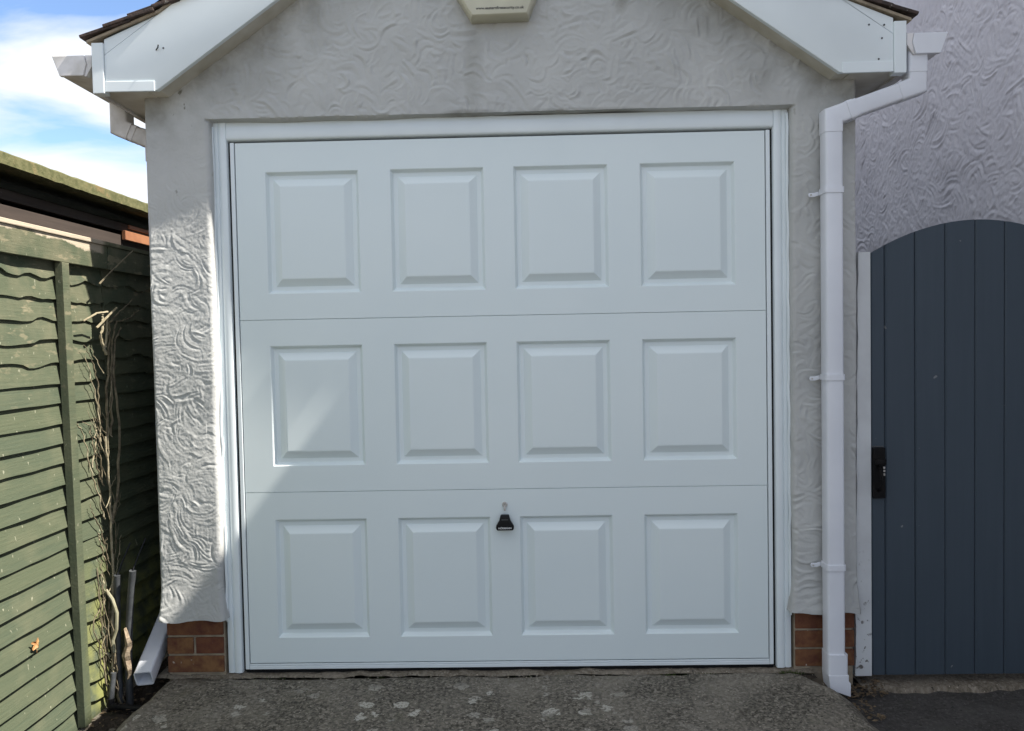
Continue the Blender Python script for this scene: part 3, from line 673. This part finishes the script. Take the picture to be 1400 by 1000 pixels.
# ---- garden gate
gate = thing('garden_gate', (1.84,0,-0.05), 'arched slate grey boarded side gate with black latch and white timber post', 'gate')
def arch(x): return 1.728-0.74*(x-1.84)**2
edges = [1.434,1.488,1.604,1.7195,1.8345,1.9475,2.060,2.172,2.246]
for x0, x1 in zip(edges[:-1], edges[1:]):
    g_ = 0.0008; xs_ = np.linspace(x0+g_, x1-g_, 7); ch = 0.0045; y0 = -0.004+rnd.uniform(-0.0006,0.0006)
    mb = MB(); rg = []
    for i, x in enumerate(xs_):
        yf = y0+(ch if i in (0, 6) else 0)
        rg.append([(x,yf,-0.046),(x,0.018,-0.046),(x,0.018,arch(x)),(x,yf,arch(x))])
    # push second and sixth columns out to make the V chamfer narrow
    xn = [x0+g_, x0+g_+ch]+list(np.linspace(x0+0.02,x1-0.02,3))+[x1-g_-ch, x1-g_]
    rg = [[(x,yf,-0.046),(x,0.018,-0.046),(x,0.018,arch(x)),(x,yf,arch(x))] for x, yf in zip(xn, [y0+ch,y0,y0,y0,y0,y0,y0+ch])]
    mb.rings(rg); part('plank', mb, MAT['gate_slate'], gate)
for z in (0.12, 0.80, 1.42): part('ledge', MB().box(1.45,2.235,0.0185,0.045,z,z+0.11), MAT['gate_slate'], gate, 0.003)
# white post with a ragged painted edge
zs_ = np.linspace(-0.048, 1.612, 60); mb = MB(); rg = []
for z in zs_:
    xl = 1.368+0.016*max(0,min(1,z/1.6))+0.0015*math.sin(z*21)+0.001*math.sin(z*55)
    rg.append([(xl,-0.008,z),(1.4305,-0.008,z),(1.4305,0.075,z),(xl,0.075,z)])
mb.rings(rg); part('gate_post', mb, MAT['post_white'], gate)
part('hinge_post', MB().box(2.2485,2.287,-0.006,0.075,-0.06,1.60), MAT['post_white'], gate, 0.002)
lt = part('latch', MB().box(1.4345,1.480,-0.022,-0.0035,0.656,0.853), MAT['black_iron'], gate, 0.002)
part('latch_bar', MB().box(1.437,1.476,-0.040,-0.0225,0.790,0.812), MAT['black_iron'], lt, 0.003)
part('latch_grip', MB().tube([(1.452,-0.022,0.782),(1.452,-0.050,0.770),(1.452,-0.055,0.735),(1.452,-0.050,0.700),(1.452,-0.022,0.688)], 0.006, 8), MAT['black_iron'], lt, 0, True)
for z in (0.777, 0.764, 0.750):
    part('dial', MB().box(1.4695,1.4765,-0.028,-0.0225,z-0.004,z+0.004), MAT['steel'], lt, 0.001)
part('latch_edge', MB().box(1.4335,1.4795,-0.0075,-0.0035,0.8545,0.859), MAT['hose_grey'], lt)

# ---- neighbouring house: trowelled side wall, eaves that shade the drive
house = thing('house', (4.6,0,-0.2), 'lilac grey house wall of swirled render rising behind the arched gate', 'house')
fh = Field(-0.1, 3.4, 0.7, 3.4, 0.004, 31); fh.H = 0.0018*fh.smooth_noise(0.03, 0.03)
fh.strokes(4200, (-0.1,3.3,0.8,3.3), (0.03,0.08), (0.05,0.14), 0.0095, 0.0027)
fh.H += 0.0006*fh.smooth_noise(0.008, 0.008)
ys = spans((-3.6,-0.3,0.08),(-0.3,0.15,0.03),(0.15,2.4,0.0052),(2.4,3.2,0.012),(3.2,8,0.15)); zs = spans((-0.3,0.9,0.05),(0.9,3.0,0.0052),(3.0,3.2,0.02),(3.2,4.40,0.05))
Yg, Zg = np.meshgrid(ys, zs, indexing='ij'); hh = fh.sample(Yg, Zg)
m_ = np.clip((Yg+0.1)/0.3, 0, 1)*np.clip((3.3-Yg)/0.2, 0, 1); hh = hh*m_
crease = -0.004*np.exp(-((Yg-0.42-0.004*np.sin(Zg*5))/0.006)**2)
Ph = np.stack([2.292-hh-crease, Yg, Zg], -1)
link('wall', grid_mesh('wall', ys[::-1], zs, Ph[::-1]), MAT['render_house'], house)
EX, EZ = 2.05, 4.40
part('outer_wall', MB().box(2.32,7.0,-3.58,7.98,-0.3,4.5), MAT['render_house'], house)
part('soffit', MB().box(EX+0.02,2.40,-3.8,8.3,EZ-0.10,EZ-0.088), MAT['soffit_white'], house)
part('fascia', MB().box(EX,EX+0.0195,-3.8,8.3,EZ-0.12,EZ+0.05), MAT['upvc'], house)
mb = MB(); mb.prism_y([(EX-0.03,EZ+0.052),(4.66,EZ+2.05),(7.3,EZ+0.052),(7.3,EZ+0.13),(4.66,EZ+2.14),(EX-0.03,EZ+0.13)], -3.86, 8.4); part('roof', mb, MAT['house_roof_mat'], house)
mb = MB(); mb.prism_y([(2.35,4.502),(6.95,4.502),(4.66,6.25)], -3.56, 7.95); part('gable', mb, MAT['render_house'], house)

# ---- fence of lapped boards
XF = -1.600
def wave(seed):
    q = random.Random(seed); A = [(q.uniform(2,40), q.uniform(0,6.3), q.uniform(0.3,1)) for _ in range(7)]
    tot = sum(a for _,_,a in A); return lambda y: sum(a*math.sin(f_*y+p_) for f_, p_, a in A)/tot
def lap_fence(y0, y1, battens, label, sag_at):
    fn = thing('fence', (XF,(y0+y1)/2,-0.24), label, 'fence')
    zlow = 1.553; k = 0
    while zlow > -0.115:
        w = wave(k*13+int(y0*100)+900); w2 = wave(k*7+5+int(y0*100)+900); amp = 0.015 if k < 5 else 0.0022
        N = 64 if k < 6 else 40; mb = MB(); rg = []
        for i in range(N+1):
            y = y0+(y1-y0)*i/N
            zb = zlow+amp*w(y)*1.3-0.002
            if k >= 12 and sag_at is not None:
                d = (y-sag_at[0])/(sag_at[1]-sag_at[0])
                if 0 < d < 1: zb -= 0.016*math.sin(d*math.pi)*(k-11)/6
            if k < 6: zb += 0.008*math.copysign(1, w2(y)) if abs(w2(y)) > 0.25 else 0
            xo = 0.0035*w2(y*0.7)+0.022*(1.6-zlow)/1.6
            if k >= 14 and sag_at is not None and y > sag_at[0]: xo += 0.010*math.sin(min(1,(y-sag_at[0])/(sag_at[1]-sag_at[0]))*math.pi)
            rg.append([(XF-0.004+xo,y,zb),(XF-0.020+xo*0.5,y,zlow+0.108),(XF-0.029+xo*0.5,y,zlow+0.108),(XF-0.014+xo,y,zb+0.0005)])
        mb.rings(rg); part('slat', mb, MAT['fence_green'], fn)
        zlow -= 0.0755+rnd.uniform(-0.005,0.005); k += 1
    rail = part('top_rail', MB().box(XF-0.002,XF+0.022,y0,y1,1.612,1.705), MAT['fence_rail'], fn, 0.002)
    part('capping', MB().box(XF-0.045,XF+0.030,y0-0.004,y1+0.004,1.7055,1.722), MAT['fence_rail'], fn, 0.003)
    for yb in battens: part('batten', MB().prism_y([(XF+0.019,-0.10),(XF+0.048,-0.10),(XF+0.026,1.611),(XF-0.003,1.611)], yb, yb+0.042), MAT['fence_green'], fn, 0.002)
    part('gravel_board', MB().box(XF-0.010,XF+0.036,y0,y1,-0.24,-0.112), MAT['gravel_board'], fn, 0.003)
    return fn
lap_fence(-1.85, 0.048, (-0.262,-0.90,-1.55), 'weathered green lapped fence panel in full sun with cream worn top', (-0.22,0.048))
lap_fence(0.058, 1.95, (0.72,1.35), 'dark green lapped fence panel in the shaded gap beside the garage', None)
pst = thing('fence_post', (XF-0.02,0.066,-0.24), 'green timber fence post behind the boards where the dead ivy climbs', 'post')
part('shaft', MB().box(XF-0.105,XF-0.032,0.015,0.090,-0.24,1.690), MAT['fence_green'], pst, 0.003)
part('cap', MB().box(XF-0.110,XF-0.0465,0.010,0.095,1.6905,1.705), MAT['fence_green'], pst, 0.003)

# ---- shed beyond the fence
shed = thing('shed', (-3.4,1.0,-0.3), 'dark brown boarded shed with a mossy roof edge behind the green fence', 'shed')
YA, YB = -3.6, 5.0
w = wave(77); mb = MB(); rg = []
for i in range(161):
    y = YA+(YB-YA)*i/160; jz = 0.005*w(y*1.3); jx = 0.006*w(y*2.1+4)
    rg.append([(-2.160+jx,y,2.086+jz),(-2.142+jx,y,2.098+jz),(-2.144+jx,y,2.148+jz),(-2.165,y,2.160+jz),(-5.0,y,2.70),(-5.0,y,2.64),(-2.22,y,2.090)])
mb.rings(rg); part('roof', mb, MAT['mossy_felt'], shed, 0, True)
for (z0, z1, xo) in [(1.975,2.022,0.006)]+[(1.953-0.150*(k+1)+0.006, 1.953-0.150*k, 0.0) for k in range(15)]:
    part('board', MB().box(-2.275,-2.252+xo,YA+0.2,YB-0.2,z0,z1), MAT['shed_wood'], shed, 0.002)
part('inner_wall', MB().box(-2.60,-2.283,YA+0.2,YB-0.2,-0.3,1.94), MAT['dark_void'], shed)
part('back_wall', MB().box(-4.9,-2.65,YA+0.25,YB-0.25,-0.3,2.15), MAT['dark_void'], shed)  # shed inner walls near black: shade under the eaves put into the colour
for (z0, z1, y0, x) in ((1.998,2.020,1.50,-2.236),(1.925,1.978,1.425,-2.222)):
    part('batten', MB().box(x-0.022,x,y0,y0+0.9,z0,z1), MAT['orange_wood'], shed, 0.002)

# ---- dead ivy on the fence end
ivy = thing('dead_ivy', (-1.56,0,-0.13), 'dead bare ivy stems climbing the end of the green fence', 'plant')
def stem(path, r0, r1, mat, jit=0.006, sub=7, seed=0):
    q = random.Random(seed); pts = [Vector(p) for p in path]; out_ = []
    for a, b_ in zip(pts[:-1], pts[1:]):
        for k in range(sub): out_.append(a.lerp(b_, k/sub)+Vector((q.uniform(-1,1)*jit*0.6, q.uniform(-1,1)*jit, q.uniform(-1,1)*jit*0.5)))
    out_.append(pts[-1]); n_ = len(out_)
    part('stem', MB().tube(out_, [r0+(r1-r0)*i/(n_-1) for i in range(n_)], 6), mat, ivy, 0, True)
SP, SB = MAT['stem_pale'], MAT['stem_brown']
XI = -1.560
stem([(XI,-0.06,-0.12),(XI,-0.045,0.12),(XI,-0.03,0.35),(XI,-0.028,0.60),(XI,-0.030,0.75),(XI,-0.045,0.95)], 0.0062, 0.0035, SP, 0.004, seed=1)
stem([(XI,-0.028,0.60),(XI+.01,0.015,0.72),(XI+.02,0.02,1.0),(XI+.01,0.01,1.2),(XI,0.05,1.33),(XI,0.10,1.38)], 0.006, 0.003, SB, 0.004, seed=2)
stem([(XI,-0.035,0.9),(XI,-0.025,1.12),(XI,0.0,1.28),(XI,0.01,1.40),(XI,0.09,1.44),(XI,0.20,1.50)], 0.0055, 0.0025, SB, 0.005, seed=3)
stem([(XI,0.0,0.95),(XI,0.01,1.15),(XI,0.02,1.30),(XI,0.06,1.40),(XI,0.17,1.42),(XI,0.25,1.46)], 0.005, 0.0022, SB, 0.005, seed=4)
stem([(XI,-0.02,1.27),(XI,-0.055,1.34),(XI+.005,-0.04,1.40),(XI,-0.035,1.43)], 0.006, 0.004, SP, 0.003, seed=5)
stem([(XI+.004,-0.03,1.30),(XI+.004,-0.015,1.36),(XI+.006,-0.012,1.42)], 0.005, 0.004, SP, 0.002, seed=6)
stem([(XI+.01,-0.095,1.375),(XI+.03,-0.05,1.42),(XI+.05,-0.02,1.455)], 0.0048, 0.004, SP, 0.001, seed=7)
stem([(XI+.0,-0.165,1.40),(XI+.02,-0.11,1.43),(XI+.035,-0.06,1.437)], 0.0035, 0.0042, SP, 0.001, seed=8)
stem([(XI+.012,-0.07,1.545),(XI+.02,-0.02,1.585),(XI+.03,0.16,1.70)], 0.0038, 0.002, SB, 0.001, seed=9)
XH = XF+0.016
for i, pth in enumerate([[(-.035,.62),(-.07,.72),(-.13,.86),(-.16,.98),(-.20,1.04),(-.24,1.11)], [(-.05,.78),(-.09,.90),(-.12,1.0),(-.155,1.02)], [(-.035,.9),(-.06,1.05),(-.10,1.2),(-.125,1.27)],
                         [(-.03,1.0),(-.05,1.15),(-.08,1.25),(-.13,1.31)], [(-.04,.46),(-.08,.55),(-.09,.58)], [(-.04,.52),(-.07,.60),(-.115,.66),(-.125,.70)], [(-.10,.84),(-.085,.93),(-.075,.99),(-.09,1.03)],
                         [(-.03,.75),(-.055,.88),(-.07,.98)], [(-.035,.30),(-.07,.40),(-.075,.47)]]):
    stem([(XH+0.006*math.sin(k), a, b_) for k, (a, b_) in enumerate(pth)], 0.0032, 0.0013, SP if i % 2 == 0 else SB, 0.006, seed=20+i)
for i in range(7):                                       # dark tangle at the base
    y0 = -0.09+0.014*i; q = random.Random(50+i)
    stem([(XI+0.01+q.uniform(-.02,.03), y0, -0.12),(XI+q.uniform(-.02,.02), y0-0.02+q.uniform(-.03,.03), 0.05),(XI-0.01, y0-0.05+q.uniform(-.04,.05), 0.2+q.uniform(0,.1)),(XI-0.02, y0-0.03+q.uniform(-.05,.05), 0.36+q.uniform(-.06,.1))], 0.0032, 0.0015, SB, 0.007, seed=60+i)
for i in range(26):                                       # fine twigs
    q = random.Random(200+i); z0 = q.uniform(-0.05,1.25); y0 = -0.03+q.uniform(-.03,.05); dy_ = q.uniform(-0.11,0.09); hgt = q.uniform(0.06,0.26)
    xb = XI if y0+dy_ > -0.03 else XF+0.022
    stem([(XI+q.uniform(-.006,.01), y0, z0),(xb+q.uniform(-.004,.012), y0+dy_*0.5, z0+hgt*0.6),(xb+q.uniform(-.004,.015), y0+dy_, z0+hgt)], 0.0018, 0.0008, SB if q.random() < 0.7 else SP, 0.005, 5, seed=300+i)
hz = thing('cable_duct', (-1.535,0.03,-0.12), 'pair of grey plastic cable ducts rising behind the ivy beside the garage', 'duct')
for k, (xo, yo, zt) in enumerate([(-0.018,-0.045,0.40),(0.026,-0.055,0.42)]):
    pth = [(-1.535+xo+0.015*(1-i/12)+(0.042 if k else 0.018)*(i/12)**2-0.01*math.sin(i/12*3.14), yo+0.02*math.sin(i/4), -0.13+(zt+0.13)*i/12) for i in range(13)]
    part('duct', MB().tube(pth, 0.0135 if k else 0.012, 10), MAT['hose_grey'], hz, 0, True)
    e_ = pth[-1]; part('cable', MB().tube([e_,(e_[0]+0.008,e_[1]+0.03,e_[2]+0.05),(e_[0]+0.02,e_[1]+0.07,e_[2]+0.11)], 0.003, 6), MAT['black_plastic'], hz, 0, True)
lp = [(-1.575,-0.055,0.345),(-1.548,-0.06,0.31),(-1.532,-0.06,0.255),(-1.536,-0.06,0.19),(-1.552,-0.06,0.145),(-1.548,-0.06,0.10),(-1.565,-0.06,0.085),(-1.585,-0.058,0.10),(-1.588,-0.05,0.15),(-1.575,-0.045,0.20)]
tag(link('hose_loop', MB().tube(lp, 0.007, 8).mesh('hose_loop', 0, True), MAT['hose_ivory']), 'pale ivory looped hose hanging at the foot of the ivy', 'hose')
q = random.Random(5); mb = MB(); rg = []
for i in range(12):
    z = 0.0+0.20*i/11; wdt = 0.014*math.sin(math.pi*(i+0.6)/12.2)+q.uniform(0,.004); c_ = (-1.487+0.006*math.sin(i), -0.075+0.003*math.sin(i*2))
    rg.append([(c_[0]-wdt,c_[1],z),(c_[0],c_[1]-0.010,z),(c_[0]+wdt,c_[1]-0.002,z),(c_[0],c_[1]+0.008,z)])
mb.rings(rg); tag(link('bark_strip', mb.mesh('bark_strip'), MAT['bark']), 'torn pale strip of bark standing against the grey ducts', 'bark')
bp_ = thing('drain_pipe', (-1.48,-0.07,-0.12), 'black plastic drain pipe lying elbowed on the soil by the fence', 'pipe')
part('pipe', MB().tube([(-1.540,-0.11,-0.094),(-1.49,-0.112,-0.097),(-1.385,-0.115,-0.104)], 0.0115, 10), MAT['black_plastic'], bp_, 0, True)
part('riser', MB().tube([(-1.543,-0.108,-0.094),(-1.541,-0.10,-0.04),(-1.537,-0.09,0.030)], 0.0105, 10), MAT['hose_grey'], bp_, 0, True)
part('elbow', MB().tube([(-1.515,-0.111,-0.095),(-1.538,-0.110,-0.094),(-1.544,-0.108,-0.090),(-1.543,-0.106,-0.064)], 0.0145, 10), MAT['black_plastic'], bp_, 0, True)

# ---- dry leaf stuck on the fence
lf = []; 
for k in range(20):
    a = k*2*math.pi/20; rr = 0.017*(1+0.34*math.sin(a*5+0.6))*(1.1 if math.sin(a) < 0 else 0.95); lf.append((rr*math.cos(a), rr*math.sin(a)))
mb = MB(); base = [(XF+0.024+0.006*math.cos(y*160)*(1 if i % 2 else 0.6), -0.484+y, 0.304+z) for i, (y, z) in enumerate(lf)]
mb.add([(XF+0.023,-0.484,0.304)]+base+[(XF+0.024,-0.484,0.304)]+[(x+0.001,y,z) for x, y, z in base],
       [(0,1+i,1+(i+1)%20) for i in range(20)]+[(21,22+(i+1)%20,22+i) for i in range(20)]+[(1+i,22+i,22+(i+1)%20,1+(i+1)%20) for i in range(20)])
mb.tube([(XF+0.024,-0.484,0.304),(XF+0.026,-0.486,0.282),(XF+0.024,-0.483,0.272)], 0.0012, 5)
tag(link('dry_leaf', mb.mesh('dry_leaf'), MAT['leaf_tan']), 'orange tan dry leaf caught on the sunlit green fence', 'leaf')

# ---- litter, moss
def litter(name, n, areas, size, mat, seed, zoff):
    q = random.Random(seed); mb = MB()
    for i in range(n):
        x0, x1, y0, y1, z = areas[i % len(areas)]; c_ = Vector((q.uniform(x0,x1), q.uniform(y0,y1), z+q.uniform(0,zoff)))
        sz = q.uniform(*size); R_ = Matrix.Rotation(q.uniform(0,6.3),3,'Z') @ Matrix.Rotation(q.uniform(-.7,.7),3,'X')
        pts = [(-1,0,0),(-0.2,-0.5,0.15),(0.9,0,0),(-0.2,0.5,0.2)]
        mb.add([c_+R_ @ (Vector(p)*sz) for p in pts], [(0,1,2),(0,2,3)])
    o = link(name, mb.mesh(name), mat); o['kind'] = 'stuff'; return o
tag(litter('leaf_litter', 330, [(-1.58,-1.34,-0.25,0.25,-0.118),(1.30,1.46,-0.10,0.05,-0.092),(1.24,1.36,-0.30,-0.05,-0.095)], (0.006,0.016), MAT['leaf_dead'], 3, 0.02), 'dead leaf crumbs on the soil and below the white gate post', 'litter')
q = random.Random(9); mb = MB()
for i in range(420):
    if i < 200: x, y = 1.098+q.gauss(0,0.022), -0.035+q.gauss(0,0.007)
    elif i < 330: x, y = q.uniform(0.55,0.95), -0.036+q.gauss(0,0.003)
    else: x, y = q.uniform(-1.2,0.5), -0.037+q.gauss(0,0.003)
    z = -0.026; h_ = q.uniform(0.006,0.016) if i < 200 else q.uniform(0.003,0.010); a = q.uniform(0,6.3); w_ = q.uniform(0.001,0.003)
    mb.add([(x-w_*math.cos(a),y-w_*math.sin(a),z),(x+w_*math.cos(a),y+w_*math.sin(a),z),(x+q.uniform(-.006,.006),y+q.uniform(-.006,.006),z+h_)], [(0,1,2)])
o = link('moss', mb.mesh('moss'), MAT['moss']); o['kind'] = 'stuff'; tag(o, 'green moss in the crack below the garage door', 'moss')
q = random.Random(19); mb = MB()
for i in range(160):
    x = q.uniform(-1.25,1.2); y = -0.04+q.gauss(0,0.012) if i < 90 else q.uniform(-0.5,-0.05); s_ = q.uniform(0.0015,0.005); z = -0.021
    vv = [(x+q.uniform(.6,1)*s_*a, y+q.uniform(.6,1)*s_*b_, z+q.uniform(.6,1)*s_*c_) for a, b_, c_ in ((1,0,0),(0,1,0),(-1,0,0),(0,-1,0),(0,0,1),(0,0,-1))]
    mb.add(vv, [(0,1,4),(1,2,4),(2,3,4),(3,0,4),(1,0,5),(2,1,5),(3,2,5),(0,3,5)])
o = link('grit', mb.mesh('grit'), MAT['gravel_board']); o['kind'] = 'stuff'; tag(o, 'pale grit and small stones scattered over the drive', 'grit')
